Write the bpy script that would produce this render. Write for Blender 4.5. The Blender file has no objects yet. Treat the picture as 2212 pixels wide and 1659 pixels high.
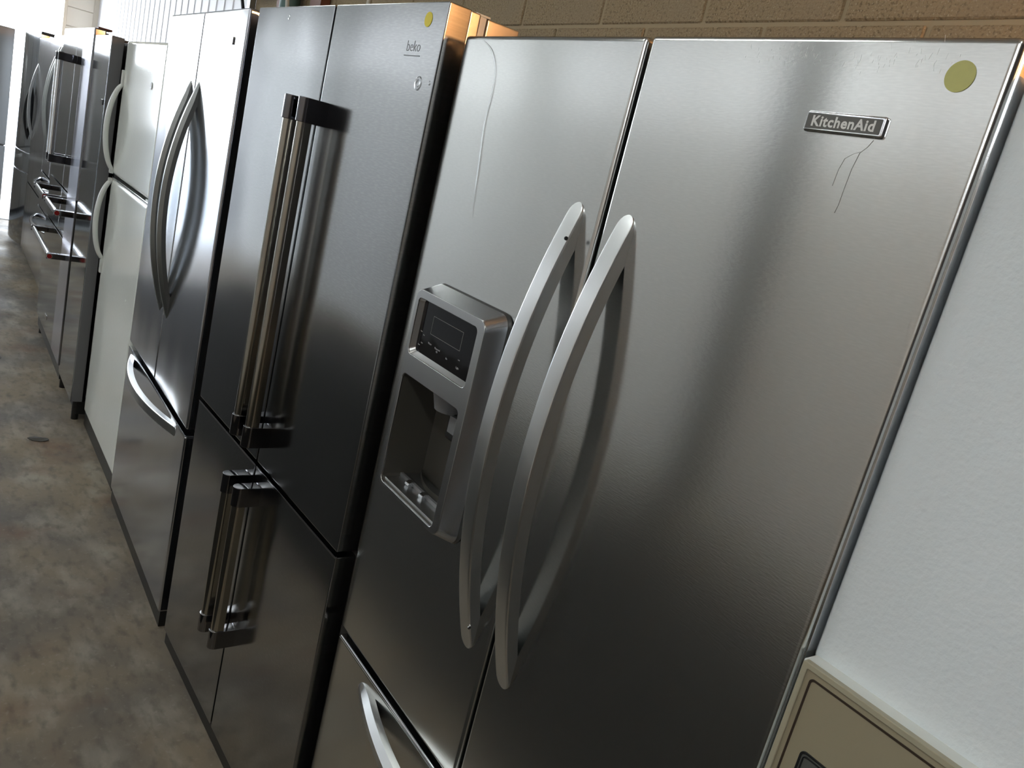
import bpy, bmesh, math, random
from mathutils import Vector, Matrix
random.seed(7)
sc = bpy.context.scene
C = sc.collection

# ------------------------------------------------------------------ camera
cam_d = bpy.data.cameras.new('camera'); cam = bpy.data.objects.new('camera', cam_d); C.objects.link(cam)
CX, CY, CZ, YAW, PIT, ROL, FPX = 0.8311, -0.7244, 1.5635, 2.48158, -0.23794, 0.24405, 1766.53
fw = Vector((math.cos(PIT)*math.cos(YAW), math.cos(PIT)*math.sin(YAW), math.sin(PIT)))
rt = Vector((math.sin(YAW), -math.cos(YAW), 0)); up = rt.cross(fw)
Rr = rt*math.cos(ROL) + up*math.sin(ROL); Uu = -rt*math.sin(ROL) + up*math.cos(ROL)
cam.matrix_world = Matrix(((Rr.x, Uu.x, -fw.x, CX), (Rr.y, Uu.y, -fw.y, CY), (Rr.z, Uu.z, -fw.z, CZ), (0, 0, 0, 1)))
cam_d.sensor_width = 36; cam_d.sensor_fit = 'HORIZONTAL'; cam_d.lens = FPX/2212*36
cam_d.clip_start = 0.02
sc.camera = cam

# ------------------------------------------------------------------ world, light, exposure
w = bpy.data.worlds.new('world'); sc.world = w; w.use_nodes = True
bg = w.node_tree.nodes['Background']; bg.inputs[0].default_value = (0.86, 0.93, 1.0, 1); bg.inputs[1].default_value = 17.0
sc.view_settings.view_transform = 'Standard'; sc.view_settings.look = 'None'
sc.view_settings.gamma = 1; sc.view_settings.use_curve_mapping = False
sc.view_settings.exposure = 0.45
WIN_STRENGTH = 0.58       # daylight in the panes of the aisle-side windows
LAMP_STRENGTH = 17.0      # fluorescent diffusers
BULB = 22.0              # warm wall lamp (W)
XE = -10.4               # end wall
YW, YF, ZC = 0.81, -3.1, 3.45   # block wall, aisle-side wall, ceiling

def area(name, loc, rot, sx, sy, power, col=(1, 1, 1), portal=False):
    l = bpy.data.lights.new(name, 'AREA'); l.shape = 'RECTANGLE'; l.size = sx; l.size_y = sy; l.energy = power; l.color = col
    if portal: l.cycles.is_portal = True
    o = bpy.data.objects.new(name, l); o.location = loc; o.rotation_euler = rot; C.objects.link(o); return o
area('doorway_portal', (XE-0.12, -1.09, 1.32), (0, math.radians(-90), 0), 2.64, 3.25, 1, portal=True)

# ------------------------------------------------------------------ materials
def mat(name, col, rough=0.5, metal=0.0, spec=0.5, emis=None, estr=0, aniso=0, bump=None, noise=None, coat=0, tangent=None, rnoise=None, trans=0, arot=0):
    m = bpy.data.materials.new(name); m.use_nodes = True; n = m.node_tree.nodes; L = m.node_tree.links
    b = n['Principled BSDF']
    b.inputs['Base Color'].default_value = (*col, 1); b.inputs['Roughness'].default_value = rough
    b.inputs['Metallic'].default_value = metal; b.inputs['Specular IOR Level'].default_value = spec
    b.inputs['Coat Weight'].default_value = coat
    b.inputs['Transmission Weight'].default_value = trans
    if emis: b.inputs['Emission Color'].default_value = (*emis, 1); b.inputs['Emission Strength'].default_value = estr
    tc = n.new('ShaderNodeTexCoord')
    def nz(scale, stretch=(1, 1, 1), detail=4, dist=0):
        mp = n.new('ShaderNodeMapping'); mp.inputs['Scale'].default_value = stretch
        L.new(tc.outputs['Object'], mp.inputs['Vector'])
        t = n.new('ShaderNodeTexNoise'); t.inputs['Scale'].default_value = scale; t.inputs['Detail'].default_value = detail
        t.inputs['Distortion'].default_value = dist
        L.new(mp.outputs[0], t.inputs['Vector']); return t
    if aniso:
        b.inputs['Anisotropic'].default_value = aniso
        b.inputs['Anisotropic Rotation'].default_value = arot
        cx = n.new('ShaderNodeCombineXYZ'); t = tangent or (1, 0, 0)
        for i in range(3): cx.inputs[i].default_value = t[i]
        L.new(cx.outputs[0], b.inputs['Tangent'])
    if noise:   # list of (scale, stretch, lo, hi, colour, fac, detail): layered mixes over the base colour
        cur = None
        for (s, st, lo, hi, c2, fac, det) in noise:
            t = nz(s, st, det); r = n.new('ShaderNodeMapRange'); r.inputs[1].default_value = lo; r.inputs[2].default_value = hi
            r.inputs[3].default_value = 0; r.inputs[4].default_value = fac; L.new(t.outputs['Fac'], r.inputs[0])
            mx = n.new('ShaderNodeMix'); mx.data_type = 'RGBA'
            L.new(r.outputs[0], mx.inputs['Factor'])
            if cur is None: mx.inputs['A'].default_value = (*col, 1)
            else: L.new(cur, mx.inputs['A'])
            mx.inputs['B'].default_value = (*c2, 1); cur = mx.outputs['Result']
        L.new(cur, b.inputs['Base Color'])
    if rnoise:
        s, st, a, c2 = rnoise; t = nz(s, st, 3); r = n.new('ShaderNodeMapRange')
        r.inputs[1].default_value = 0.3; r.inputs[2].default_value = 0.7; r.inputs[3].default_value = a; r.inputs[4].default_value = c2
        L.new(t.outputs['Fac'], r.inputs[0]); L.new(r.outputs[0], b.inputs['Roughness'])
    if bump:
        prev = None
        for (s, st, strength, dist, det) in bump:
            t = nz(s, st, det); bp = n.new('ShaderNodeBump'); bp.inputs['Strength'].default_value = strength; bp.inputs['Distance'].default_value = dist
            L.new(t.outputs['Fac'], bp.inputs['Height'])
            if prev: L.new(prev, bp.inputs['Normal'])
            prev = bp.outputs[0]
        L.new(prev, b.inputs['Normal'])
    return m

M = {}
GR = (25, 1, 120)   # horizontal brushing
M['steel_near'] = mat('brushed_steel_near', (0.64, 0.645, 0.63), 0.175, 1, aniso=0.72, arot=0.25,
    noise=[(16, (6, 1, 40), 0.42, 0.70, (0.74, 0.74, 0.72), 0.45, 5), (2.2, (1, 1, 0.6), 0.55, 0.75, (0.54, 0.55, 0.54), 0.5, 3)],
    bump=[(9, (12, 1, 60), 0.10, 0.0004, 4), (1.3, (1.6, 1, 0.4), 0.4, 0.010, 1)])
M['steel_satin'] = mat('satin_steel', (0.37, 0.375, 0.38), 0.15, 1, aniso=0.3, arot=0.25,
    noise=[(10, (6, 1, 40), 0.45, 0.75, (0.60, 0.60, 0.60), 0.3, 4)],
    bump=[(2.4, (1, 1, 1.4), 0.5, 0.009, 1)])
M['steel_bright'] = mat('bright_brushed_steel', (0.50, 0.51, 0.545), 0.16, 1, aniso=0.6, arot=0.25, bump=[(2.0, (2, 1, 0.5), 0.4, 0.008, 1)])
M['steel_handle'] = mat('handle_steel', (0.70, 0.71, 0.71), 0.29, 1)
M['steel_dull'] = mat('dull_grey_metal', (0.42, 0.42, 0.41), 0.34, 1, bump=[(2, (1, 1, 0.6), 0.3, 0.01, 1)])
M['chrome'] = mat('polished_metal', (0.75, 0.76, 0.78), 0.08, 1)
M['dark_chrome'] = mat('smoked_chrome', (0.20, 0.20, 0.215), 0.07, 1)
M['bar_metal'] = mat('polished_bar_metal', (0.45, 0.43, 0.38), 0.13, 1)
M['black_steel'] = mat('mirror_black_steel', (0.30, 0.305, 0.32), 0.09, 1, bump=[(2.2, (1, 1, 1), 0.25, 0.006, 1)])
M['black_steel_soft'] = mat('black_steel_satin', (0.32, 0.335, 0.36), 0.08, 1, bump=[(2.2, (1, 1, 0.7), 0.25, 0.006, 1)])
M['handle_olive'] = mat('grey_handle', (0.30, 0.31, 0.30), 0.3, 0.9)
M['case_dark'] = mat('dark_grey_case', (0.045, 0.045, 0.043), 0.42, 0, 0.5)
M['case_copper'] = mat('grey_painted_side', (0.50, 0.47, 0.44), 0.22, 0.85, bump=[(500, (1, 1, 1), 0.15, 0.0005, 2)])
M['case_grey'] = mat('mid_grey_case', (0.16, 0.16, 0.165), 0.4, 0.0, 0.5)
M['black'] = mat('black_plastic', (0.012, 0.012, 0.012), 0.35)
M['rubber'] = mat('gasket_rubber', (0.05, 0.045, 0.035), 0.6)
M['gasket_tan'] = mat('gasket_tan', (0.20, 0.17, 0.11), 0.5)
M['glass_black'] = mat('black_glass', (0.004, 0.004, 0.006), 0.06, 0, 0.2, bump=[(9, (1, 1, 1), 0.12, 0.006, 2)])
M['lcd'] = mat('dark_screen', (0.010, 0.011, 0.014), 0.12)
M['print'] = mat('pale_print', (0.5, 0.5, 0.5), 0.6)
M['frame_line'] = mat('thin_grey_line', (0.28, 0.27, 0.25), 0.4)
M['white_enamel'] = mat('white_enamel', (0.82, 0.84, 0.79), 0.1, 0, 0.5, bump=[(90, (1, 1, 1), 0.12, 0.002, 3)])
M['white_textured'] = mat('white_textured_enamel', (0.74, 0.78, 0.79), 0.30, 0, 0.5, bump=[(150, (1, 1, 1), 0.35, 0.0022, 3), (11, (1, 1, 1), 0.1, 0.004, 1)])
M['white_plastic'] = mat('white_plastic', (0.72, 0.74, 0.70), 0.3)
M['cream'] = mat('cream_enamel', (0.31, 0.27, 0.18), 0.36, 0, 0.5, noise=[(3, (1, 1, 1), 0.4, 0.7, (0.29, 0.24, 0.165), 0.5, 3)])
M['cream_frame'] = mat('cream_frame', (0.38, 0.345, 0.245), 0.35)
M['brown'] = mat('dark_brown_line', (0.035, 0.022, 0.014), 0.4)
M['inset_grey'] = mat('grey_inset', (0.10, 0.10, 0.09), 0.35)
M['yellow'] = mat('yellow_sticker', (0.80, 0.66, 0.02), 0.55)
M['olive'] = mat('faded_yellow_sticker', (0.52, 0.50, 0.17), 0.42, noise=[(60, (1, 1, 1), 0.45, 0.7, (0.45, 0.43, 0.16), 0.6, 3)])
M['badge'] = mat('badge_face', (0.13, 0.125, 0.115), 0.32, 0.6)
M['badge_text'] = mat('badge_letters', (0.72, 0.70, 0.66), 0.35, 0.3)
M['logo_grey'] = mat('engraved_grey', (0.16, 0.16, 0.16), 0.35, 0.6)
M['red'] = mat('red_medallion', (0.25, 0.01, 0.01), 0.25)
M['glare'] = mat('pale_glare_strip', (0.55, 0.55, 0.63), 0.2, 0.9)  # pale tint standing in for reflected glare on the dark door
M['floor'] = mat('stained_concrete', (0.225, 0.182, 0.128), 0.6, 0, 0.12,
    noise=[(2.1, (1, 1.2, 1), 0.40, 0.62, (0.125, 0.115, 0.105), 0.85, 12), (5.5, (0.8, 1.6, 1), 0.48, 0.70, (0.36, 0.33, 0.27), 0.55, 12),
           (3.1, (1.3, 1, 1), 0.56, 0.72, (0.15, 0.085, 0.055), 0.65, 9), (26, (0.7, 1.3, 1), 0.50, 0.72, (0.10, 0.085, 0.07), 0.6, 8), (60, (1, 1, 1), 0.60, 0.72, (0.34, 0.32, 0.28), 0.25, 4)],
    rnoise=(3, (1, 1, 1), 0.5, 0.75), bump=[(30, (1, 1, 1), 0.25, 0.004, 6)])
M['block'] = mat('pitted_block', (0.315, 0.24, 0.145), 0.9, 0, 0.2,
    noise=[(150, (1, 1, 1), 0.52, 0.64, (0.13, 0.095, 0.055), 0.75, 6), (230, (1, 1, 1), 0.58, 0.68, (0.6, 0.52, 0.38), 0.5, 3), (5, (1, 1, 1), 0.45, 0.7, (0.30, 0.235, 0.155), 0.6, 3)],
    bump=[(190, (1, 1, 1), 0.6, 0.005, 6)])
M['mortar'] = mat('mortar', (0.36, 0.285, 0.18), 0.85, 0, 0.2, bump=[(40, (1, 1, 1), 0.4, 0.004, 4)])
M['cream_block'] = mat('cream_painted_block', (0.78, 0.70, 0.58), 0.7)
M['wall_white'] = mat('white_metal_sheet', (0.86, 0.85, 0.89), 0.5, 0, 0.4)
M['wall_pale'] = mat('pale_wall_paint', (0.86, 0.87, 0.86), 0.6, 0, 0.3)
M['ceiling'] = mat('grey_ceiling', (0.48, 0.48, 0.46), 0.7, 0, 0.3)
M['dark_post'] = mat('dark_post', (0.07, 0.07, 0.075), 0.5)
M['rust'] = mat('red_brown_wood', (0.16, 0.05, 0.025), 0.6)
M['teal'] = mat('teal_paint', (0.10, 0.18, 0.17), 0.5)
M['cable'] = mat('pale_cable', (0.6, 0.6, 0.55), 0.5)
M['cable_dark'] = mat('dark_cable', (0.03, 0.03, 0.03), 0.5)
M['window_day'] = mat('daylit_pane', (0.8, 0.8, 0.8), 0.5, emis=(0.88, 0.94, 1.0), estr=WIN_STRENGTH)
M['tube'] = mat('lit_diffuser', (0.9, 0.9, 0.9), 0.5, emis=(0.95, 1.0, 0.98), estr=LAMP_STRENGTH)
M['bulb'] = mat('warm_bulb', (1, 0.8, 0.5), 0.5, emis=(1.0, 0.50, 0.20), estr=240)
M['frame_white'] = mat('white_frame', (0.7, 0.7, 0.68), 0.5)
M['jamb'] = mat('tan_jamb', (0.72, 0.60, 0.45), 0.6)
M['window_clear'] = mat('clear_daylit_pane', (0.8, 0.8, 0.8), 0.5, emis=(0.88, 0.94, 1.0), estr=1.1)
M['window_fill'] = mat('fill_light_pane', (0.8, 0.8, 0.8), 0.5, emis=(0.88, 0.94, 1.0), estr=4.0)  # added fill: last unseen window glows stronger to brighten the white fridge
M['dirt'] = mat('dried_drip', (0.20, 0.19, 0.17), 0.6, 0.2)

# ------------------------------------------------------------------ mesh helpers
def link(name, me, m, parent=None, smooth=True, wn=True):
    o = bpy.data.objects.new(name, me); C.objects.link(o)
    if m is not None and not me.materials: me.materials.append(m)
    if smooth:
        for p in me.polygons: p.use_smooth = True
        me.set_sharp_from_angle(angle=math.radians(50))
        if wn:
            mod = o.modifiers.new('normals', 'WEIGHTED_NORMAL'); mod.keep_sharp = True; mod.weight = 100
    if parent is not None: o.parent = parent
    return o
def from_bm(name, bm, m, parent=None, smooth=True):
    me = bpy.data.meshes.new(name); bmesh.ops.recalc_face_normals(bm, faces=bm.faces); bm.to_mesh(me); bm.free()
    return link(name, me, m, parent, smooth)
def add_box(bm, a, b, bev=0.0, seg=2):
    r = bmesh.ops.create_cube(bm, size=1.0); vs = r['verts']
    for v in vs:
        v.co = Vector([(a[i]+b[i])/2 + v.co[i]*(b[i]-a[i]) for i in range(3)])
    if bev > 0:
        es = list({e for v in vs for e in v.link_edges})
        bmesh.ops.bevel(bm, geom=es, offset=bev, segments=seg, profile=0.6, affect='EDGES')
def box(name, a, b, m, parent=None, bev=0.0, seg=2):
    bm = bmesh.new(); add_box(bm, a, b, bev, seg); return from_bm(name, bm, m, parent, smooth=bev > 0)
def add_cyl(bm, p, q, r, n=20, r2=None, cap=True):
    p, q = Vector(p), Vector(q); d = q-p; L_ = d.length
    mt = Matrix.Translation((p+q)/2) @ d.to_track_quat('Z', 'Y').to_matrix().to_4x4()
    bmesh.ops.create_cone(bm, cap_ends=cap, segments=n, radius1=r, radius2=r if r2 is None else r2, depth=L_, matrix=mt)
def cyl(name, p, q, r, m, parent=None, n=20, r2=None):
    bm = bmesh.new(); add_cyl(bm, p, q, r, n, r2); return from_bm(name, bm, m, parent)
def loft(bm, rings, cap=True, closed=True):
    vr = [[bm.verts.new(p) for p in r] for r in rings]
    n = len(vr[0])
    for i in range(len(vr)-1):
        for j in range(n if closed else n-1):
            k = (j+1) % n
            try: bm.faces.new((vr[i][j], vr[i][k], vr[i+1][k], vr[i+1][j]))
            except ValueError: pass
    if cap:
        for r in (vr[0], vr[-1]):
            try: bm.faces.new(r)
            except ValueError: pass
    return vr
def prism_z(name, outline, z0, z1, m, parent=None, bev=0.0012):
    bm = bmesh.new(); h = z1-z0
    cx = sum(p[0] for p in outline)/len(outline); cy = sum(p[1] for p in outline)/len(outline)
    def ring(z, s): return [(cx+(x-cx)*s, cy+(y-cy)*s, z) for x, y in outline]
    s = 1 - bev/0.016
    loft(bm, [ring(z0, s), ring(z0+bev, 1), ring(z1-bev, 1), ring(z1, s)])
    return from_bm(name, bm, m, parent)
def stadium(xc, w_, yfront, yback, n=8):
    """nose at -y (towards the viewer), square at the back"""
    r = w_/2; pts = []
    for i in range(n+1):
        a = math.pi + math.pi*i/n
        pts.append((xc + r*math.cos(a), yfront + r + r*math.sin(a)))
    pts += [(xc+r, yback), (xc-r, yback)]
    return pts
def rrect(x0, x1, z0, z1, r, n=6):
    pts = []
    for cx_, cz_, a0 in ((x1-r, z1-r, 0), (x0+r, z1-r, 90), (x0+r, z0+r, 180), (x1-r, z0+r, 270)):
        for i in range(n+1):
            a = math.radians(a0+90*i/n); pts.append((cx_+r*math.cos(a), cz_+r*math.sin(a)))
    return pts
def arch(name, m, parent, along, c, a0, a1, H, wd, th, section='flat', n=36, tip=0.014, power=1.0, lift0=0.0):
    """bowed pull: along 'z' (vertical, c = x centre) or 'x' (horizontal, c = z centre)"""
    bm = bmesh.new(); rings = []
    for i in range(n+1):
        t = (1-math.cos(math.pi*i/n))/2 if True else i/n
        s = a0+(a1-a0)*t; q = (1-(2*t-1)**2)**power
        out = lift0 + H*q; inn = max(out-th, -0.003)
        out = max(out, inn+0.0015)
        e = min(s-a0, a1-s); f = 1.0 if e >= tip else math.sqrt(max(0.0, 1-(1-e/tip)**2)); f = max(f, 0.06)
        hw = wd/2*f; d = out-inn; r = min(0.0028, d*0.3)
        if section == 'vee': prof = [(-hw, inn), (-hw, out-d*0.45), (-hw*0.35, out), (hw*0.35, out), (hw, out-d*0.45), (hw, inn)]
        elif section == 'round':
            prof = [(hw*math.cos(math.radians(k*36)), inn+d/2+d/2*math.sin(math.radians(k*36))) for k in range(10)]
        else: prof = [(-hw, inn), (-hw, out-r), (-hw+r*0.45*f, out-r*0.3), (-hw+r*1.3*f, out), (hw-r*1.3*f, out), (hw-r*0.45*f, out-r*0.3), (hw, out-r), (hw, inn)]
        rings.append([(c+a, -o_, s) if along == 'z' else (s, -o_, c+a) for a, o_ in prof])
    loft(bm, rings)
    o = from_bm(name, bm, m, parent)
    if section != 'round': o.data.set_sharp_from_angle(angle=math.radians(24))
    return o
def text(name, body, m, parent, loc, size, depth=0.0006, bold=0.0, shear=0.0, rot=0.0, sx=1.0, align='CENTER', spc=1.0):
    cu = bpy.data.curves.new(name, 'FONT'); cu.body = body; cu.size = size; cu.extrude = depth; cu.offset = bold; cu.shear = shear
    cu.align_x = align; cu.space_character = spc; cu.align_y = 'CENTER'; cu.resolution_u = 3
    o = bpy.data.objects.new('tmp', cu); C.objects.link(o)
    bpy.context.view_layer.update()
    me = bpy.data.meshes.new_from_object(o.evaluated_get(bpy.context.evaluated_depsgraph_get()))
    bpy.data.objects.remove(o)
    me.transform(Matrix.Translation(loc) @ Matrix.Rotation(math.radians(90), 4, 'X') @ Matrix.Rotation(rot, 4, 'Z') @ Matrix.Diagonal((sx, 1, 1, 1)))
    me.materials.clear()
    return link(name, me, m, parent, smooth=False)
def tube(name, pts, r, m, parent=None, n=8):
    bm = bmesh.new(); rings = []
    P = [Vector(p) for p in pts]
    for i, p in enumerate(P):
        d = (P[min(i+1, len(P)-1)]-P[max(i-1, 0)]).normalized()
        a = d.orthogonal().normalized() if i == 0 else (a - d*a.dot(d)).normalized()
        b = d.cross(a)
        rings.append([p + (a*math.cos(2*math.pi*k/n)+b*math.sin(2*math.pi*k/n))*r for k in range(n)])
    loft(bm, rings); return from_bm(name, bm, m, parent)
def thing(name, label, cat, loc=(0, 0, 0), rz=0.0, group=None):
    o = bpy.data.objects.new(name, None); C.objects.link(o); o.location = loc; o.rotation_euler = (0, 0, rz); o.empty_display_size = 0.1
    o['label'] = label; o['category'] = cat
    if group: o['group'] = group
    return o
def struct(o): o['kind'] = 'structure'; return o
def lab(o, s): o['label'] = s; return o
def cut(o, a, b):
    """cut a box-shaped hole in a part"""
    bm = bmesh.new(); add_box(bm, a, b); me = bpy.data.meshes.new('cutter'); bm.to_mesh(me); bm.free()
    k = bpy.data.objects.new('cutter', me); C.objects.link(k); k.parent = o.parent
    if o.parent: k.matrix_parent_inverse = Matrix()
    md = o.modifiers.new('hole', 'BOOLEAN'); md.object = k; md.operation = 'DIFFERENCE'; md.solver = 'EXACT'
    while o.modifiers[0] != md: o.modifiers.move(len(o.modifiers)-1, 0)
    for x in o.modifiers:
        if x != md: x.show_viewport = False
    bpy.context.view_layer.update()
    me2 = bpy.data.meshes.new_from_object(o.evaluated_get(bpy.context.evaluated_depsgraph_get()))
    o.modifiers.remove(md)
    for x in o.modifiers: x.show_viewport = True
    o.data = me2; bpy.data.objects.remove(k)
def disc(name, cx_, cz_, rx, rz_, y, m, parent, th=0.0006, n=40):
    bm = bmesh.new()
    r = lambda yy, s: [(cx_+rx*s*math.cos(2*math.pi*i/n), yy, cz_+rz_*s*math.sin(2*math.pi*i/n)) for i in range(n)]
    loft(bm, [r(y, 1), r(y-th, 1)]); return from_bm(name, bm, m, parent, smooth=False)

# ------------------------------------------------------------------ setting
struct(box('floor', (XE-0.2, -3.3, -0.1), (4.6, 1.0, 0), M['floor']))
M['yard'] = mat('blue_grey_yard', (0.050, 0.066, 0.084), 0.7)
M['apron'] = mat('pale_concrete_apron', (0.24, 0.255, 0.27), 0.7)
struct(box('floor_apron', (XE-0.2, YF, 0.0), (-8.75, 0.5, 0.004), M['apron']))
struct(box('ground', (-40, -20, -0.1), (XE-0.2, 12, -0.02), M['yard']))
struct(box('ceiling', (XE-0.2, YF-0.2, ZC), (4.6, 1.0, ZC+0.1), M['ceiling']))
wb = struct(box('wall_back', (-4.4, YW+0.004, 0), (4.6, 1.0, ZC), M['mortar']))
BW, BH = 0.4, 0.203
bm = bmesh.new(); add_box(bm, (0.005, 0, 0.005), (BW-0.005, 0.03, BH-0.005), 0.004, 1)
bme = bpy.data.meshes.new('concrete_block'); bm.to_mesh(bme); bm.free(); bme.materials.append(M['block'])
k = 0
for c in range(-2, 7):
    z0 = 2.034 + c*BH; off = 0.0 if c % 2 == 0 else 0.2
    for i in range(-8, 5):
        x0 = -1.155 + off + i*BW
        if x0 < -4.4 or z0+BH > ZC+0.01: continue
        b = bpy.data.objects.new('concrete_block', bme); C.objects.link(b); b.parent = wb; b.location = (x0, YW-random.uniform(0, 0.0025), z0)
# white corrugated sheets along the far part of the wall
wl = struct(box('wall_left', (XE, YW+0.05, 0), (-4.4, 1.0, ZC), M['wall_white']))
def sheet(x0, x1):
    bm = bmesh.new(); pts = []; x = x0
    while x < x1-0.01:
        pts += [(x, 0.045), (x+0.165, 0.045), (x+0.175, 0.039), (x+0.19, 0.039), (x+0.2, 0.045)]; x += 0.2
    vs0 = [bm.verts.new((a, YW+b, 0.0)) for a, b in pts]; vs1 = [bm.verts.new((a, YW+b, ZC)) for a, b in pts]
    for i in range(len(pts)-1): bm.faces.new((vs0[i], vs0[i+1], vs1[i+1], vs1[i]))
    return from_bm('metal_sheet', bm, M['wall_white'], wl, smooth=False)
for i in range(6): sheet(XE+i*1.0, XE+(i+1)*1.0)
# end wall around the open doorway
we = struct(box('wall_end', (XE-0.2, 0.53, 0), (XE, 1.0, ZC), M['cream_block']))
box('wall_header', (XE-0.2, YF-0.2, 2.58), (XE, 0.53, ZC), M['cream_block'], we)
box('wall_pier', (XE-0.2, YF-0.2, 0), (XE, -2.56, 2.58), M['ceiling'], we)
bm = bmesh.new()
for c in range(17):
    add_box(bm, (XE, 0.535, c*0.203+0.004), (XE+0.012, 0.80, c*0.203+0.199), 0.003, 1)
o = from_bm('block_courses', bm, M['cream_block'], we); 
struct(box('trim_1', (XE-0.02, 0.50, 0), (XE+0.06, 0.53, 2.7), M['jamb']))
# aisle-side wall with its windows
WX = [(-8.5, -7.4), (-7.0, -4.9), (-4.5, -2.29), (-2.11, -0.85), (0.6, 2.4)]
Z0W, Z1W = 2.15, 2.75
bm = bmesh.new()
add_box(bm, (XE-0.2, YF-0.2, 0), (4.6, YF, Z0W)); add_box(bm, (XE-0.2, YF-0.2, Z1W), (4.6, YF, ZC))
xs = [XE-0.2] + [v for p in WX for v in p] + [4.6]
for i in range(0, len(xs), 2): add_box(bm, (xs[i], YF-0.2, Z0W), (xs[i+1], YF, Z1W))
wf = struct(from_bm('wall_front', bm, M['wall_pale'], None, smooth=False))
for i, (a, b) in enumerate(WX):
    f = bmesh.new(); t = 0.04
    add_box(f, (a, YF-0.1, Z0W), (b, YF-0.04, Z0W+t)); add_box(f, (a, YF-0.1, Z1W-t), (b, YF-0.04, Z1W))
    add_box(f, (a, YF-0.1, Z0W+t), (a+t, YF-0.04, Z1W-t)); add_box(f, (b-t, YF-0.1, Z0W+t), (b, YF-0.04, Z1W-t))
    wo = struct(from_bm('window_%d' % (i+1), f, M['frame_white'], None, smooth=False))
    nn = max(2, round((b-a)/0.7)); step = (b-a-2*t)/nn
    for j in range(nn):
        box('pane', (a+t+j*step+0.012, YF-0.08, Z0W+t), (a+t+(j+1)*step-0.012, YF-0.07, Z1W-t), M[{0: 'window_clear', 4: 'window_fill'}.get(i, 'window_day')], wo)
        if j: box('mullion', (a+t+j*step-0.012, YF-0.09, Z0W+t), (a+t+j*step+0.012, YF-0.05, Z1W-t), M['frame_white'], wo)
struct(box('trim_8', (XE+0.002, YF+0.002, 0.005), (-8.65, YF+0.03, ZC-0.002), M['dark_post'], None, 0.003))  # added unseen dark panel that keeps glare off the bar-handled fridge
struct(box('wall_right', (4.6, YF-0.2, 0), (4.8, 1.0, ZC), M['dark_post']))
for i, x in enumerate((-2.20, -7.2, 3.1)):
    c_ = struct(box('trim_%d' % (i+2), (x-0.075, YF+0.002, 0), (x+0.075, YF+0.15, ZC-0.002), M['dark_post'], None, 0.004))
# ceiling lights
for i, (x, y) in enumerate(((-2.0, -1.9), (-5.6, -1.9), (-8.8, -1.7), (1.6, -1.9))):
    t = thing('ceiling_light', ['fluorescent ceiling light above the aisle opposite the nearest steel fridge', 'fluorescent ceiling light over the middle of the aisle',
              'fluorescent ceiling light nearest the bright doorway', 'fluorescent ceiling light behind the white fridge end of the aisle'][i], 'ceiling light', (x, y, ZC-0.07), 0, 'fluorescent ceiling lights')
    bm = bmesh.new(); add_box(bm, (-0.62, -0.14, 0.03), (0.62, 0.14, 0.069), 0.004); from_bm('housing', bm, M['frame_white'], t)
    box('diffuser', (-0.6, -0.12, 0.0), (0.6, 0.12, 0.029), M['tube'], t, 0.004)
# warm lamp on the block wall past the white fridge
t = thing('wall_lamp', 'small warm wall lamp on the brown block wall past the white fridge', 'lamp', (1.05, YW-0.002, 2.10))
bm = bmesh.new(); add_cyl(bm, (0, -0.03, 0), (0, 0, 0), 0.06, 24); from_bm('base', bm, M['black'], t)
bm = bmesh.new(); bmesh.ops.create_uvsphere(bm, u_segments=20, v_segments=12, radius=0.055, matrix=Matrix.Translation((0, -0.085, 0))); from_bm('bulb', bm, M['bulb'], t)

# ------------------------------------------------------------------ clutter fixed high on the wall over the second fridge
struct(box('trim_5', (-3.86, YW-0.05, 1.6), (-3.74, YW-0.004, ZC-0.002), M['rust'], None, 0.003))
struct(box('trim_6', (-3.36, YW-0.05, 1.6), (-3.22, YW-0.004, ZC-0.002), M['rust'], None, 0.003))
o = tube('wall_pipe', [(-3.62, YW-0.06, 1.6), (-3.62, YW-0.06, 2.6), (-3.62, YW-0.06, ZC-0.002)], 0.05, M['teal'], None, 16)
lab(o, 'teal painted pipe running up the block wall between two red-brown boards'); o['category'] = 'pipe'
o = tube('hanging_cable', [(-3.42, YW-0.10, ZC-0.002), (-3.44, YW-0.10, 2.6), (-3.50, YW-0.12, 2.2), (-3.46, YW-0.10, 1.9)], 0.010, M['cable'])
lab(o, 'pale cable hanging on the block wall beside the teal pipe'); o['category'] = 'cable'
o = tube('hanging_cable', [(-4.62, 0.74, ZC-0.002), (-4.60, 0.74, 2.5), (-4.42, 0.74, 2.18), (-4.20, 0.73, 1.95)], 0.010, M['cable_dark'])
lab(o, 'dark cable hanging in front of the white metal sheets'); o['category'] = 'cable'
o = tube('hanging_cable', [(-2.62, YW-0.05, ZC-0.002), (-2.60, YW-0.05, 2.6), (-2.68, YW-0.06, 1.9)], 0.008, M['cable'])
lab(o, 'thin white cable hanging on the block wall above the fridge with bar handles'); o['category'] = 'cable'
o = box('wall_box', (-4.36, YW-0.16, 2.24), (-3.98, YW-0.002, 2.6), M['black'], None, 0.01)
lab(o, 'black electrical box fixed on the wall beside the red-brown board'); o['category'] = 'electrical box'
struct(box('trim_7', (-4.46, YW-0.03, 0.002), (-4.40, YW+0.004, ZC-0.002), M['steel_dull'], None, 0.003))

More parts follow.
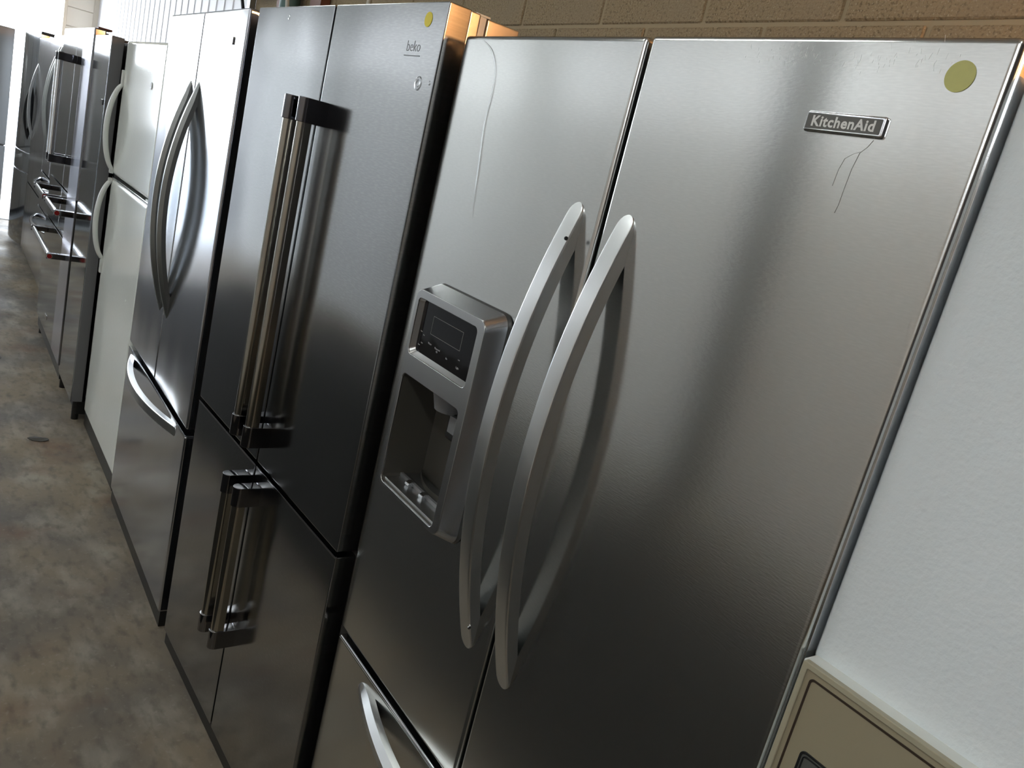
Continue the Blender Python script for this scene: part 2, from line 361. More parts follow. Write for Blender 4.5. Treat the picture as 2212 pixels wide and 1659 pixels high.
# ------------------------------------------------------------------ generic cabinet
def cabinet(t, w_, zt, m, thick=0.065, depth=0.70, inset=0.004, zb=0.03, feet=True):
    box('cabinet', (inset, thick+0.012, zb), (w_-inset, depth, zt), m, t, 0.004)
    if feet:
        for x in (0.06, w_-0.06): cyl('foot', (x, thick+0.05, 0), (x, thick+0.05, zb+0.002), 0.018, M['black'], t, 16)
def door(t, name, u0, u1, z0, z1, m, thick=0.065, bev=0.006, seg=3, gk=True, gm=None):
    d = box(name, (u0, 0, z0), (u1, thick, z1), m, t, bev, seg)
    if gk: box('gasket', (u0+0.012, thick, z0+0.012), (u1-0.012, thick+0.012, z1-0.012), gm or M['rubber'], t)
    return d

# ================================================================== 1. nearest stainless fridge with dispenser
W_ = 0.908; G = W_/2
t = thing('refrigerator', 'nearest brushed steel french door fridge with water dispenser and bowed handles', 'refrigerator', (-0.454, 0, 0))
box('cabinet', (0.006, 0.075, 0.03), (W_-0.012, 0.74, 1.756), M['case_copper'], t, 0.004)
for x in (0.07, W_-0.07): cyl('foot', (x, 0.12, 0), (x, 0.12, 0.031), 0.018, M['black'], t, 16)
box('toe_grille', (0.03, 0.045, 0.012), (W_-0.03, 0.075, 0.085), M['black'], t, 0.003)
ZS = 0.642
dl = box('door', (0.0, 0, ZS), (G-0.0045, 0.062, 1.7735), M['steel_near'], t, 0.0075, 3)
cut(dl, (0.103, -0.02, 1.014), (0.290, 0.045, 1.208))
dr = box('door', (G+0.0045, 0, ZS), (W_, 0.062, 1.7735), M['steel_near'], t, 0.006, 3)
box('gasket', (0.012, 0.062, ZS+0.02), (G-0.016, 0.075, 1.75), M['black'], t)
box('gasket', (G+0.016, 0.062, ZS+0.02), (W_-0.016, 0.075, 1.75), M['black'], t)
box('edge_or_glare_strip', (W_-0.0005, 0.0085, ZS+0.01), (W_+0.0016, 0.060, 1.766), M['chrome'], t, 0.0005)
fd = box('freezer_drawer', (0.0, 0, 0.09), (W_, 0.062, ZS-0.018), M['steel_near'], t, 0.006, 3)
lip = box('drawer_lip', (0.004, 0.0005, ZS-0.026), (W_-0.004, 0.05, ZS-0.0155), M['chrome'], t, 0.004, 3)
for uc in (0.400, 0.503):
    h = arch('handle', M['steel_handle'], t, 'z', uc, 0.858, 1.5565, 0.064, 0.031, 0.021, 'flat', 48, 0.018)
bm = bmesh.new(); add_cyl(bm, (0.4145, -0.020, 1.506), (0.4162, -0.020, 1.506), 0.0028, 12); from_bm('set_screw', bm, M['black'], t)
bm = bmesh.new(); add_cyl(bm, (0.4145, -0.016, 0.905), (0.4162, -0.016, 0.905), 0.0028, 12); from_bm('set_screw', bm, M['chrome'], t)
arch('handle', M['steel_handle'], t, 'x', 0.585, 0.115, 0.793, 0.062, 0.036, 0.022, 'vee', 44, 0.03)
# badge
bx0, bx1, bz0, bz1 = 0.7225, 0.8125, 1.6805, 1.7005
def plate(name, x0, x1, z0, z1, y0, y1, r, m, parent, s=0.0015, n=6):
    bm = bmesh.new()
    loft(bm, [[(a, y0, b) for a, b in rrect(x0, x1, z0, z1, r, n)], [(a, y1+s, b) for a, b in rrect(x0, x1, z0, z1, r, n)], [(a, y1, b) for a, b in rrect(x0+s, x1-s, z0+s, z1-s, max(r-s, 0.0004), n)]])
    return from_bm(name, bm, m, parent)
bd = plate('badge', bx0, bx1, bz0, bz1, 0.0005, -0.0048, 0.003, M['chrome'], t, 0.002)
lab(bd, 'small chrome rimmed badge with pale letters')
pb = plate('badge_face', bx0+0.003, bx1-0.003, bz0+0.0028, bz1-0.0028, -0.0044, -0.0052, 0.0012, M['badge'], bd, 0.0002)
text('lettering', 'KitchenAid', M['badge_text'], bd, ((bx0+bx1)/2, -0.0053, (bz0+bz1)/2-0.0003), 0.0142, 0.0002, 0.00042, 0, 0, 1.02, 'CENTER', 1.10)
st = disc('sticker', 0.8645, 1.7400, 0.0135, 0.0135, -0.0001, M['olive'], t); lab(st, 'round faded yellow sticker')
# drip stains below the badge, scratches near the top
for pts in ([(0.803, 1.679), (0.799, 1.672), (0.793, 1.666), (0.790, 1.650), (0.789, 1.632), (0.7885, 1.615), (0.787, 1.607)], [(0.793, 1.667), (0.786, 1.664), (0.779, 1.659), (0.776, 1.648), (0.775, 1.632)], ):
    P = [(a, -0.0001, b) for a, b in pts]
    bm = bmesh.new(); vs = []
    for i, p in enumerate(P):
        wv = 0.00025 + 0.0002*random.random()
        vs.append((bm.verts.new((p[0]-wv, p[1], p[2])), bm.verts.new((p[0]+wv, p[1], p[2]))))
    for i in range(len(vs)-1): bm.faces.new((vs[i][0], vs[i][1], vs[i+1][1], vs[i+1][0]))
    o = from_bm('drip_stain', bm, M['dirt'], t, smooth=False)
bm = bmesh.new(); rr = random.Random(3)
for i in range(90):
    x = rr.choice([rr.gauss(0.66, 0.03), rr.gauss(0.80, 0.03), rr.uniform(0.58, 0.86)]); z = rr.gauss(1.752, 0.006); l = rr.uniform(0.001, 0.006); s = rr.uniform(-0.4, 0.4)
    w1 = 0.00012
    v = [bm.verts.new(p) for p in ((x-w1, -0.00015, z), (x+w1, -0.00015, z), (x+w1+s*l, -0.00015, z+l), (x-w1+s*l, -0.00015, z+l))]; bm.faces.new(v)
M['scratch'] = mat('bright_scratch', (0.97, 0.97, 0.95), 0.6, 1)
o = from_bm('scratches', bm, M['scratch'], t, smooth=False); o['kind'] = 'stuff'; lab(o, 'short pale scratches near the door top')
# shallow crease pressed into the left door
CR = [(0.058, 1.7655), (0.091, 1.7505), (0.115, 1.7217), (0.121, 1.6864), (0.119, 1.643), (0.125, 1.600), (0.131, 1.565), (0.136, 1.527), (0.141, 1.490)]
bm = bmesh.new(); n_ = 40; rg = []
for i in range(n_+1):
    f_ = i/n_*(len(CR)-1); j = min(int(f_), len(CR)-2); q = f_-j; q2 = q
    a_ = [CR[max(j-1, 0)], CR[j], CR[j+1], CR[min(j+2, len(CR)-1)]]
    cr = lambda c: 0.5*((2*a_[1][c]) + (-a_[0][c]+a_[2][c])*q2 + (2*a_[0][c]-5*a_[1][c]+4*a_[2][c]-a_[3][c])*q2*q2 + (-a_[0][c]+3*a_[1][c]-3*a_[2][c]+a_[3][c])*q2**3)
    u_, z_ = cr(0), cr(1); h_ = 0.0004*math.sin(math.pi*min(max(i/n_, 0.02), 0.98))**0.5
    rg.append([(u_+k_*0.0013, -0.00003-h_*math.cos(k_*math.pi/6)**2, z_) for k_ in range(-3, 4)])
loft(bm, rg, cap=False, closed=False); o = from_bm('crease', bm, M['steel_near'], t); o.modifiers.clear()
# dispenser
dp = bpy.data.objects.new('dispenser', None); C.objects.link(dp); dp.parent = t
F0, F1, FZ0, FZ1 = 0.094, 0.311, 1.003, 1.357
YFp = -0.042
def curve_plate(name, loops, yb, yf, m, parent, bev=0.001):
    cu = bpy.data.curves.new(name, 'CURVE'); cu.dimensions = '2D'; cu.fill_mode = 'BOTH'
    cu.extrude = abs(yf-yb)/2 - bev; cu.bevel_depth = bev; cu.bevel_resolution = 1; cu.offset = -bev
    for lp in loops:
        s = cu.splines.new('POLY'); s.points.add(len(lp)-1); s.use_cyclic_u = True
        for p_, q in zip(s.points, lp): p_.co = (q[0], q[1], 0, 1)
    o = bpy.data.objects.new('tmp', cu); C.objects.link(o); bpy.context.view_layer.update()
    me = bpy.data.meshes.new_from_object(o.evaluated_get(bpy.context.evaluated_depsgraph_get())); bpy.data.objects.remove(o)
    me.transform(Matrix.Translation((0, (yb+yf)/2, 0)) @ Matrix.Rotation(math.radians(90), 4, 'X'))
    me.materials.clear(); return link(name, me, m, parent)
win = rrect(0.1035, 0.2925, 1.2460, 1.3425, 0.009); rec = rrect(0.1035, 0.2925, 1.0105, 1.2105, 0.010)
curve_plate('bezel', [rrect(F0, F1, FZ0, FZ1, 0.017), win, rec], YFp+0.006, YFp, mat('bezel_face_steel', (0.50, 0.505, 0.51), 0.27, 1), dp)
bm = bmesh.new()
loft(bm, [[(a, YFp+0.0022, b) for a, b in rrect(F0, F1, FZ0, FZ1, 0.017, 8)], [(a, -0.006, b) for a, b in rrect(0.086, 0.317, 0.987, 1.370, 0.022, 8)]], cap=False)
M['bezel_side'] = mat('bezel_side_steel', (0.60, 0.61, 0.64), 0.2, 1)
from_bm('bezel_side', bm, M['bezel_side'], dp)
bm = bmesh.new()
loft(bm, [[(a, -0.006, b) for a, b in rrect(0.088, 0.315, 0.989, 1.368, 0.022, 8)], [(a, 0.0006, b) for a, b in rrect(0.085, 0.319, 0.984, 1.372, 0.024, 8)]], cap=False)
from_bm('bezel_seal', bm, M['case_dark'], dp)
# window reveal + panel
bm = bmesh.new()
loft(bm, [[(a, YFp+0.002, b) for a, b in win], [(a, YFp+0.011, b) for a, b in rrect(0.1085, 0.2900, 1.2530, 1.3405, 0.006)]], cap=False)
from_bm('window_reveal', bm, M['steel_handle'], dp)
gp = box('display_panel', (0.106, YFp+0.0105, 1.250), (0.292, YFp+0.014, 1.342), M['glass_black'], dp)
yg = YFp+0.0102
bm = bmesh.new(); lw = 0.0004
for a, b in (((0.147, 1.2915), (0.2425, 1.2915+lw)), ((0.147, 1.3215), (0.2425, 1.3215+lw)), ((0.147, 1.2915), (0.147+lw, 1.3215)), ((0.2425, 1.2915), (0.2425+lw, 1.3219))):
    add_box(bm, (a[0], yg-0.0002, a[1]), (b[0], yg+0.0002, b[1]))
from_bm('screen_outline', bm, M['frame_line'], dp, smooth=False)
for s, x, z, sz in (('Water', 0.152, 1.276, 0.0045), ('Measured\nFill', 0.178, 1.272, 0.0045), ('Ice', 0.211, 1.269, 0.0045), ('Light', 0.247, 1.265, 0.0045), ('Lock', 0.247, 1.278, 0.003), ('Max', 0.128, 1.284, 0.003), ('Filter', 0.118, 1.288, 0.003), ('Hold', 0.126, 1.270, 0.003), ('Reset', 0.118, 1.265, 0.003)):
    text('button_print', s, M['print'], dp, (x, yg-0.0002, z), sz, 0.0001)
# recess
bm = bmesh.new(); yb = 0.040
r1 = rec; r2 = rrect(0.1045, 0.2885, 1.0155, 1.2065, 0.008); 
vr = loft(bm, [[(a, YFp+0.003, b) for a, b in r1], [(a, -0.028, b) for a, b in r2], [(a, yb, b) for a, b in r2]], cap=False)
bm.faces.new(vr[-1])
M['recess'] = mat('recess_plastic', (0.07, 0.065, 0.055), 0.3)
from_bm('recess', bm, M['recess'], dp)
tr = box('drip_tray', (0.106, YFp+0.006, 1.0120), (0.287, 0.036, 1.0175), M['steel_handle'], dp, 0.002)
box('tray_ledge', (0.106, -0.006, 1.0175), (0.287, 0.000, 1.0245), M['case_grey'], dp, 0.001)
box('tray_ledge', (0.106, 0.006, 1.0175), (0.287, 0.036, 1.0215), M['case_dark'], dp, 0.001)
for x in (0.152, 0.202):
    bm = bmesh.new(); add_cyl(bm, (x-0.006, -0.012, 1.0215), (x+0.006, -0.012, 1.0215), 0.005, 14); add_box(bm, (x-0.010, -0.011, 1.0175), (x+0.002, -0.002, 1.026), 0.001)
    from_bm('tray_catch', bm, M['chrome'], dp)
bm = bmesh.new(); add_cyl(bm, (0.200, 0.004, 1.177), (0.200, 0.004, 1.207), 0.026, 24, 0.034); from_bm('ice_chute', bm, M['case_grey'], dp)
box('paddle', (0.212, -0.004, 1.135), (0.272, 0.020, 1.180), M['black'], dp, 0.005, 3)
box('paddle_face', (0.219, -0.0055, 1.148), (0.265, -0.003, 1.176), M['case_grey'], dp, 0.001)
bm = bmesh.new(); n = 20
loft(bm, [[(0.106+0.181*i/n, 0.036-0.030*math.sin(math.pi*i/n), z) for i in range(n+1)] for z in (1.0215, 1.030)], cap=False, closed=False)
from_bm('splash_guard', bm, M['recess'], dp)
for x in (0.05, W_-0.13): box('hinge_cover', (x, 0.02, 1.7545), (x+0.08, 0.14, 1.772), M['black'], t, 0.004)

# ================================================================== 2. satin steel four-door with bar handles
wB = 0.905; t = thing('refrigerator', 'satin steel four door fridge with long paired bar handles and yellow dot sticker', 'refrigerator', (-1.3878, -0.0613, 0), 0.0391)
zs = 0.787; zt = 1.8208; g = wB/2; tk = 0.066
def bdoor(u0, u1, z0, z1, m=M['steel_satin']):
    d = box('door', (u0, 0, z0), (u1, tk-0.02, z1), m, t, 0.003, 2)
    box('door_side', (u0+0.001, tk-0.022, z0+0.001), (u1-0.001, tk, z1-0.0015), M['case_copper'], t, 0.003)
    box('gasket', (u0+0.008, tk, z0+0.010), (u1-0.012, tk+0.014, z1-0.010), M['rubber'], t)
    return d
bdoor(0, g-0.004, zs+0.004, zt); bdoor(g+0.004, wB, zs+0.004, zt)
bdoor(0, g-0.004, 0.045, zs-0.008); bdoor(g+0.004, wB, 0.045, zs-0.008)
for a, b in ((0.002, g-0.006), (g+0.006, wB-0.002)):
    box('door_trim', (a, -0.0008, zs-0.0105), (b, 0.004, zs-0.0065), M['chrome'], t, 0.0008)
box('cabinet', (0.004, tk+0.014, 0.03), (wB-0.002, 0.72, 1.778), M['case_copper'], t, 0.003)
box('hinge_housing', (0.02, tk+0.016, 1.7785), (wB-0.002, 0.152, 1.8165), M['case_copper'], t, 0.003)
box('hinge', (wB-0.05, tk-0.008, 1.8168), (wB-0.004, tk+0.022, 1.8205), M['white_plastic'], t, 0.001)
box('hinge', (wB-0.03, tk+0.0005, 1.7787), (wB-0.0025, tk+0.0135, 1.8165), M['white_plastic'], t, 0.001)
box('toe_kick', (0.004, 0.006, 0.002), (wB-0.004, 0.09, 0.044), M['black'], t)
for x in (0.05, wB-0.05): cyl('foot', (x, 0.12, 0), (x, 0.12, 0.031), 0.018, M['black'], t, 16)
def bar(uc, z0, z1, capz):
    hd = prism_z('handle', stadium(uc, 0.027, -0.057, -0.030), z0+0.01, z1-0.01, M['bar_metal'], t)
    prism_z('end_cap', stadium(uc, 0.0325, -0.0605, 0.0005), z1-capz, z1, M['dark_chrome'], hd)
    prism_z('end_cap', stadium(uc, 0.0325, -0.0605, 0.0005), z0, z0+capz, M['dark_chrome'], hd)
for uc in (0.4145, 0.4905):
    bar(uc, 0.845, 1.624, 0.050); bar(uc, 0.316, 0.744, 0.048)
lg = text('lettering', 'beko', M['logo_grey'], t, (0.812, -0.0002, 1.7452), 0.0275, 0.0002, -0.0005, 0.0, 0, 0.92); lab(lg, 'engraved grey letters')
box('logo_underline', (0.783, -0.0008, 1.7290), (0.839, 0.0004, 1.7305), M['logo_grey'], t)
st = disc('sticker', 0.8455, 1.7912, 0.0125, 0.0125, -0.0001, M['yellow'], t); lab(st, 'round bright yellow sticker')
# dent: a shallow rounded dimple pressed out of the panel with a raised rim
def dent(uc, zc, r, h):
    bm = bmesh.new(); n = 28; rings = []
    for k_ in range(9):
        q = k_/8; rad = r*(1-q)+1e-5; y = -h*math.sin(math.pi*min(1, (q)*1.6))*(1 if q < 0.62 else 1)
        if q > 0.62: y = h*0.2*(q-0.62)
        rings.append([(uc+rad*math.cos(2*math.pi*i/n), y-0.00005, zc+rad*math.sin(2*math.pi*i/n)) for i in range(n)])
    loft(bm, rings, cap=False); o = from_bm('dent', bm, M['steel_satin'], t); return o
dent(0.8535, 1.684, 0.0125, 0.0006); dent(0.205, 1.797, 0.006, 0.0005); dent(0.892, 1.687, 0.004, 0.0005)

# ================================================================== 3. bright steel french door with bow handles
wM = 0.908; t = thing('refrigerator', 'bright steel french door fridge with pointed bow handles beside the white fridge', 'refrigerator', (-2.3719, -0.0536, 0), -0.0102)
g = wM/2; zs = 0.6576; zt = 1.8225
door(t, 'door', 0, g-0.003, zs, zt, M['steel_bright'], 0.055, 0.007, 3, True, M['gasket_tan'])
door(t, 'door', g+0.003, wM, zs, zt, M['steel_bright'], 0.055, 0.007, 3, True, M['gasket_tan'])
door(t, 'freezer_drawer', 0, wM, 0.055, zs-0.022, M['steel_bright'], 0.055, 0.006, 3, True, M['gasket_tan'])
box('drawer_lip', (0.003, -0.0006, zs-0.026), (wM-0.003, 0.045, zs-0.019), M['chrome'], t, 0.003)
cabinet(t, wM, 1.775, M['case_dark'], 0.065, 0.72)
box('hinge_cover', (wM-0.12, 0.035, 1.7755), (wM-0.005, 0.16, 1.812), M['case_grey'], t, 0.01, 3)
box('top_cap', (wM-0.02, 0.056, 1.7765), (wM, 0.066, 1.821), M['case_grey'], t, 0.002)
box('toe_grille', (0.004, 0.006, 0.002), (wM-0.004, 0.075, 0.054), M['black'], t)
for uc in (0.397, 0.4985):
    arch('handle', M['handle_olive'], t, 'z', uc, 0.879, 1.622, 0.067, 0.032, 0.024, 'vee', 44, 0.022)
h = arch('handle', M['steel_handle'], t, 'x', 0.606, 0.05, 0.80, 0.058, 0.030, 0.020, 'flat', 44, 0.012)
bd = plate('badge', 0.709, 0.808, 1.729, 1.750, 0.0005, -0.004, 0.004, M['chrome'], t, 0.001); lab(bd, 'small pale rectangular badge')
plate('badge_face', 0.713, 0.804, 1.7315, 1.7475, -0.0038, -0.0045, 0.003, M['white_plastic'], bd, 0.0002)
text('lettering', 'MAYTAG', M['logo_grey'], bd, (0.7585, -0.0046, 1.7393), 0.013, 0.0002, 0.0001, 0, 0, 1.3)

# ================================================================== 4. white top freezer
wW = 0.75; t = thing('refrigerator', 'white top freezer fridge with two white bow handles, two along from the paired bar handles', 'refrigerator', (-3.1834, -0.0423, 0), 0.0028)
zs = 1.1708; zt = 1.737
door(t, 'freezer_door', 0, wW, zs+0.006, zt, M['white_enamel'], 0.055, 0.018, 5, True, M['case_grey'])
door(t, 'door', 0, wW, 0.068, zs-0.012, M['white_enamel'], 0.055, 0.018, 5, True, M['case_grey'])
box('door_trim', (0.01, 0.002, zs-0.012), (wW-0.01, 0.03, zs-0.004), M['chrome'], t, 0.002)
box('hinge', (wW-0.06, 0.004, zs-0.004), (wW-0.005, 0.05, zs+0.004), M['white_plastic'], t, 0.001)
cabinet(t, wW, 1.722, M['white_enamel'], 0.065, 0.70)
box('toe_grille', (0.008, 0.006, 0.004), (wW-0.008, 0.075, 0.066), M['black'], t)
cyl('hinge_pin', (wW-0.03, 0.02, 0.045), (wW-0.03, 0.02, 0.068), 0.008, M['white_plastic'], t, 12)
arch('handle', M['white_plastic'], t, 'z', 0.015, 1.186, 1.562, 0.056, 0.026, 0.022, 'round', 32, 0.01, 0.55)
box('handle_mount', (0.002, -0.009, 1.552), (0.028, 0.001, 1.615), M['white_plastic'], t, 0.003)
box('handle_mount', (0.002, -0.014, 1.180), (0.028, 0.001, 1.196), M['white_plastic'], t, 0.002)
arch('handle', M['white_plastic'], t, 'z', 0.018, 0.795, 1.156, 0.056, 0.026, 0.022, 'round', 32, 0.01, 0.55)
box('handle_mount', (0.005, -0.009, 0.738), (0.031, 0.001, 0.803), M['white_plastic'], t, 0.003)
box('handle_mount', (0.005, -0.014, 1.146), (0.031, 0.001, 1.160), M['white_plastic'], t, 0.002)
disc('badge', 0.572, 1.577, 0.013, 0.013, -0.0001, M['chrome'], t, 0.003, 20)
disc('door_plug', 0.598, 0.756, 0.005, 0.005, -0.0001, M['white_plastic'], t, 0.002, 16)

# ================================================================== 5. narrow mirror-dark column fridge
xr = -3.225; wN = 0.448
t = thing('refrigerator', 'narrow dark mirror finish column fridge beside the white fridge', 'refrigerator', (xr-wN, -0.096, 0))
dd = box('door', (0, 0.003, 0.095), (wN, 0.05, 1.742), M['case_grey'], t, 0.003)
box('door_face', (0.0005, 0, 0.0955), (wN-0.0005, 0.004, 1.7415), M['black_steel_soft'], dd, 0.001)
cabinet(t, wN, 1.73, M['case_grey'], 0.062, 0.72)
box('toe_grille', (0.01, 0.03, 0.03), (wN-0.01, 0.074, 0.092), M['black'], t)
cyl('levelling_foot', (wN-0.03, 0.03, 0), (wN-0.03, 0.03, 0.094), 0.016, M['black'], t, 12)
plate('badge', 0.395-0.03, 0.395+0.02, 1.452, 1.475, 0.0005, -0.003, 0.003, M['dark_chrome'], t, 0.0005)

# ================================================================== 6. wide mirror-dark fridge with chrome bar pulls
x0, x1 = -4.74, -3.675; wD = x1-x0
t = thing('refrigerator', 'wide dark mirror finish fridge with chrome bar pulls on three drawers', 'refrigerator', (x0, -0.100, 0))
g = 0.545; MM = M['black_steel']
door(t, 'door', 0, g-0.003, 0.965, 1.775, MM, 0.05, 0.006, 3); door(t, 'door', g+0.003, wD, 0.965, 1.775, MM, 0.05, 0.006, 3)
door(t, 'drawer', 0, g-0.003, 0.730, 0.958, MM, 0.05, 0.004, 2); door(t, 'drawer', g+0.003, wD, 0.730, 0.958, MM, 0.05, 0.004, 2)
door(t, 'freezer_drawer', 0, wD, 0.125, 0.723, MM, 0.05, 0.004, 2)
cabinet(t, wD, 1.755, M['case_dark'], 0.062, 0.72)
box('toe_grille', (0.01, 0.012, 0.05), (wD-0.01, 0.074, 0.122), M['black'], t)
for x in (0.03, wD-0.03): cyl('levelling_foot', (x, 0.035, 0), (x, 0.035, 0.125), 0.016, M['black'], t, 12)
lab(box('edge_or_glare_strip', (wD-0.300, -0.0012, 0.128), (wD-0.006, 0.0004, 1.772), M['glare'], t), 'pale lavender strip of modelled glare')  # smear of reflected glare, built as a thin pale strip
def pull(p0, p1, vertical=False):
    """bar pull with two posts and red end medallions; p = (u, z)"""
    o_ = 0.072; r = 0.013; a = Vector((p0[0], -o_, p0[1])); b = Vector((p1[0], -o_, p1[1]))
    hd = cyl('handle', a, b, r, M['chrome'], t, 20); d = (b-a).normalized()
    for q, s in ((a, 1), (b, -1)):
        c1 = q + d*s*0.022
        bm = bmesh.new()
        if vertical: add_box(bm, (c1.x-0.014, -o_-0.014, c1.z-0.020), (c1.x+0.014, 0.001, c1.z+0.020), 0.004, 3)
        else: add_box(bm, (c1.x-0.020, -o_-0.014, c1.z-0.014), (c1.x+0.020, 0.001, c1.z+0.014), 0.004, 3)
        from_bm('post', bm, M['dark_chrome'], hd)
        e = q + d*s*0.0015
        if not vertical: cyl('medallion', e-d*s*0.004, e, 0.0115, M['red'], hd, 20)
pull((0.11, 0.655), (0.93, 0.655)); pull((0.05, 0.892), (0.515, 0.892)); pull((0.56, 0.892), (1.04, 0.892))
pull((g-0.05, 1.085), (g-0.05, 1.640), True); pull((g+0.05, 1.085), (g+0.05, 1.640), True)
plate('badge', 0.40, 0.47, 0.20, 0.225, 0.0005, -0.003, 0.003, M['chrome'], t, 0.0005)
box('hinge_cover', (wD-0.14, 0.02, 1.7755), (wD-0.04, 0.08, 1.785), M['rust'], t, 0.003)

# ================================================================== 7. bow handled steel fridge
t = thing('refrigerator', 'grey steel french door fridge with curved drawer pulls, beyond the wide dark mirror fridge', 'refrigerator', (-6.11, -0.005, 0))
wE = 0.91; g = wE/2; MM = M['steel_bright']
door(t, 'door', 0, g-0.003, 0.83, 1.765, MM, 0.06, 0.008); door(t, 'door', g+0.003, wE, 0.83, 1.765, MM, 0.06, 0.008)
door(t, 'drawer', 0, wE, 0.58, 0.82, MM, 0.06, 0.006); door(t, 'freezer_drawer', 0, wE, 0.07, 0.57, MM, 0.06, 0.006)
cabinet(t, wE, 1.75, M['case_dark'], 0.072, 0.72); box('toe_grille', (0.02, 0.03, 0.01), (wE-0.02, 0.084, 0.068), M['black'], t)
for uc in (g-0.05, g+0.05): arch('handle', M['handle_olive'], t, 'z', uc, 0.95, 1.70, 0.075, 0.035, 0.024, 'vee', 36, 0.02)
arch('handle', M['chrome'], t, 'x', 0.77, 0.07, 0.84, 0.085, 0.032, 0.024, 'round', 36, 0.012, 0.6)
arch('handle', M['chrome'], t, 'x', 0.51, 0.07, 0.84, 0.085, 0.032, 0.024, 'round', 36, 0.012, 0.6)

# ================================================================== 8. plain grey fridge
t = thing('refrigerator', 'plain grey steel single door fridge between two fridges with curved handles', 'refrigerator', (-7.10, 0.0, 0))
wE = 0.95
door(t, 'door', 0, wE, 0.62, 1.745, M['steel_bright'], 0.06, 0.008); door(t, 'freezer_drawer', 0, wE, 0.07, 0.61, M['steel_bright'], 0.06, 0.006)
cabinet(t, wE, 1.735, M['case_dark'], 0.072, 0.72); box('toe_grille', (0.02, 0.03, 0.01), (wE-0.02, 0.084, 0.068), M['black'], t)
arch('handle', M['steel_handle'], t, 'z', 0.06, 0.95, 1.55, 0.05, 0.028, 0.02, 'flat', 30)

# ================================================================== 9. bowed front fridge near the doorway
x0 = -8.06; wE = 0.90
t = thing('refrigerator', 'dark steel fridge with a bowed front and two freezer drawers, nearest the bright doorway', 'refrigerator', (x0, 0.015, 0))
def bowed(name, u0, u1, z0, z1, m, bow=0.07, n=16):
    bm = bmesh.new()
    f = lambda u: -bow*(1-(2*u/wE-1)**2)
    out = [(u0+(u1-u0)*i/n, f(u0+(u1-u0)*i/n)) for i in range(n+1)] + [(u1, 0.06), (u0, 0.06)]
    loft(bm, [[(a, b, z) for a, b in out] for z in (z0, z1)]); return from_bm(name, bm, m, t)
g = wE/2
bowed('door', 0, g-0.003, 0.83, 1.775, M['black_steel_soft']); bowed('door', g+0.003, wE, 0.83, 1.775, M['black_steel_soft'])
bowed('freezer_drawer', 0, wE, 0.665, 0.822, M['black_steel_soft']); bowed('freezer_drawer', 0, wE, 0.06, 0.657, M['black_steel_soft'])
cabinet(t, wE, 1.765, M['case_dark'], 0.062, 0.72)
arch('handle', M['black'], t, 'z', 0.80, 0.92, 1.40, 0.05, 0.03, 0.02, 'flat', 30, 0.012, 1.0, 0.02)
box('hinge_cover', (wE-0.12, 0.0, 1.776), (wE-0.02, 0.10, 1.80), M['case_dark'], t, 0.004)

# ================================================================== 10. row across the end of the aisle
proto = None
for i, y in enumerate((-0.955, -1.59)):
    t = thing('refrigerator', ['grey steel fridge standing across the aisle end beside the bowed front fridge', 'grey steel fridge in the middle of the pair standing across the aisle end'][i],
              'refrigerator', (-9.0, y, 0), math.radians(90))
    wE = (0.92, 0.62)[i]
    door(t, 'door', 0, wE/2-0.003, 0.70, 1.81, M['steel_dull'], 0.06, 0.008); door(t, 'door', wE/2+0.003, wE, 0.70, 1.81, M['steel_dull'], 0.06, 0.008)
    door(t, 'freezer_drawer', 0, wE, 0.07, 0.69, M['steel_dull'], 0.06, 0.006)
    cabinet(t, wE, 1.80, M['case_grey'], 0.072, 0.70)
    for uc in (wE/2-0.05, wE/2+0.05): arch('handle', M['steel_handle'], t, 'z', uc, 0.92, 1.60, 0.06, 0.03, 0.02, 'flat', 24)
    arch('handle', M['steel_handle'], t, 'x', 0.62, 0.1, wE-0.1, 0.06, 0.03, 0.02, 'flat', 24)

# ================================================================== 11. white fridge with cream lower door
xw = 0.4585; wX = 0.76
t = thing('refrigerator', 'white textured fridge with a cream lower door outlined in brown', 'refrigerator', (xw, 0.016, 0))
box('freezer_door', (0, 0, 1.184), (wX, 0.055, 1.748), M['white_textured'], t, 0.006, 3)
box('gasket', (0.012, 0.055, 1.20), (wX-0.012, 0.067, 1.735), M['case_grey'], t)
fz = 1.1935-0.016*0; yfr = -0.0245; u0 = 0.0065
dd = box('door', (u0-0.003, yfr+0.004, 0.08), (wX, 0.055, 1.1895), M['white_plastic'], t, 0.002, 2)
lab(dd, 'cream lower door with white top edge')
box('gasket', (0.012, 0.055, 0.09), (wX-0.012, 0.067, 1.165), M['case_grey'], t)
zt_ = 1.1905
curve_plate('door_frame', [rrect(u0, wX-u0, 0.085, zt_, 0.002, 2), rrect(u0+0.0062, wX-u0-0.0062, 0.0912, zt_-0.0062, 0.0015, 2)], yfr+0.006, yfr-0.0015, M['cream_frame'], dd, 0.0008)
box('door_panel', (u0+0.0062, yfr+0.0003, 0.0912), (wX-u0-0.0062, yfr+0.004, zt_-0.0062), M['cream'], dd)
curve_plate('brown_outline', [rrect(u0+0.0115, wX-u0-0.0115, 0.0965, zt_-0.0122, 0.005, 5), rrect(u0+0.0137, wX-u0-0.0137, 0.0987, zt_-0.0144, 0.004, 5)], yfr+0.001, yfr-0.0004, M['brown'], dd, 0.0001)
zi = 1.1095; ui = 0.0345
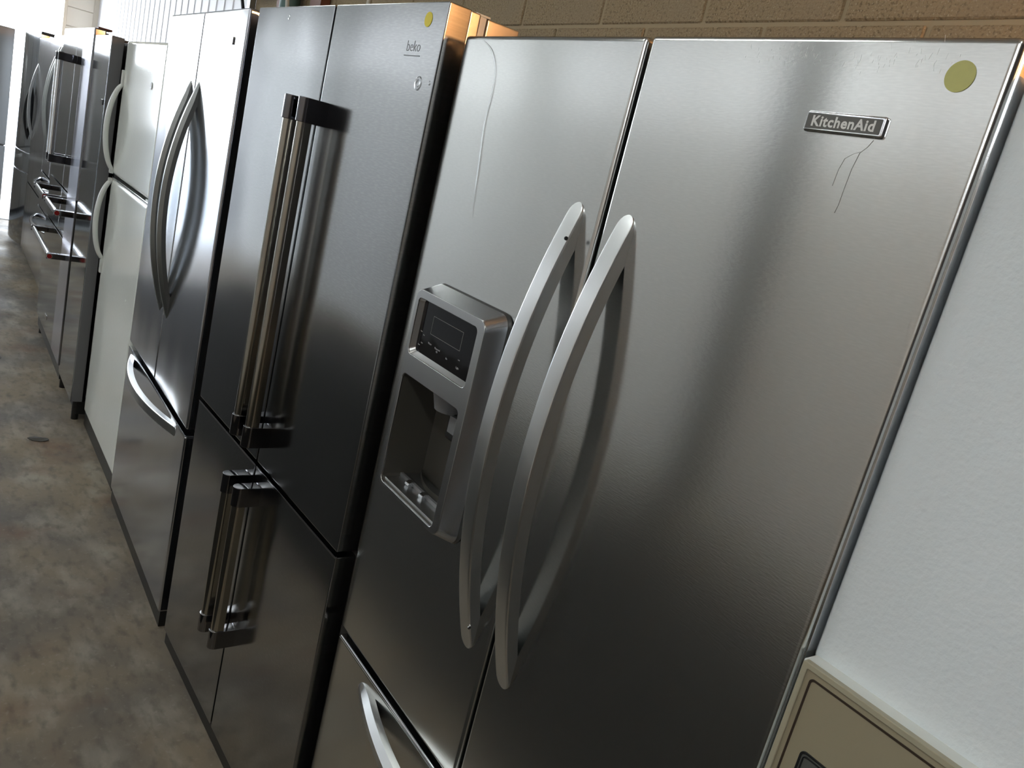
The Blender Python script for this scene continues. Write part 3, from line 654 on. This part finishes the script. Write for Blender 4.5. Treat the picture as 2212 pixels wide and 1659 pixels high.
curve_plate('inset_rim', [rrect(ui, ui+0.13, zi-0.30, zi, 0.006, 5), rrect(ui+0.0022, ui+0.1278, zi-0.2978, zi-0.0022, 0.005, 5)], yfr+0.001, yfr-0.001, M['black'], dd, 0.0002)
curve_plate('inset_rim', [rrect(ui+0.0038, ui+0.1262, zi-0.2962, zi-0.0038, 0.004, 5), rrect(ui+0.0052, ui+0.1248, zi-0.2948, zi-0.0052, 0.003, 5)], yfr+0.001, yfr-0.0012, M['black'], dd, 0.0002)
box('handle_inset', (ui+0.002, yfr-0.0002, zi-0.2975), (ui+0.1278, yfr+0.002, zi-0.002), M['inset_grey'], dd)
box('cabinet', (0.004, 0.068, 0.03), (wX-0.004, 0.72, 1.735), M['white_enamel'], t, 0.005)
for x in (0.06, wX-0.06): cyl('foot', (x, 0.12, 0), (x, 0.12, 0.031), 0.018, M['black'], t, 16)
box('toe_grille', (0.02, 0.035, 0.01), (wX-0.02, 0.067, 0.078), M['black'], t)
o = box('added_dark_mat', (-6.8, -2.6, 0.0), (2.6, -0.63, 0.012), mat('reflection_darkener', (0.022, 0.021, 0.019), 0.85, 0, 0.1), None, 0.004); o['category'] = 'mat'  # added out of view so the lower steel reflections stay dark
lab(o, 'added dark mat that darkens steel reflections, along the opposite side of the aisle')
# leaf scraps on the floor
for i, (x, y) in enumerate(((-4.15, -0.33), (-2.98, -0.24))):
    bm = bmesh.new(); n = 9
    vs = [bm.verts.new((0.035*math.cos(2*math.pi*k_/n)*(1+0.3*random.random()), 0.016*math.sin(2*math.pi*k_/n)*(1+0.5*random.random()), 0.002+0.008*random.random())) for k_ in range(n)]
    bm.faces.new(vs); r = bmesh.ops.extrude_face_region(bm, geom=list(bm.faces)); [setattr(v, 'co', v.co-Vector((0, 0, 0.002))) for v in r['geom'] if isinstance(v, bmesh.types.BMVert)]
    o = from_bm('dry_leaf', bm, M['rubber'], None, smooth=False); o.location = (x, y, 0.0005); o.rotation_euler = (0, 0, i*1.3)
    lab(o, ['dark dry leaf on the concrete in front of the wide dark fridge', 'dark dry leaf on the concrete in front of the white bow handled fridge'][i]); o['category'] = 'leaf'
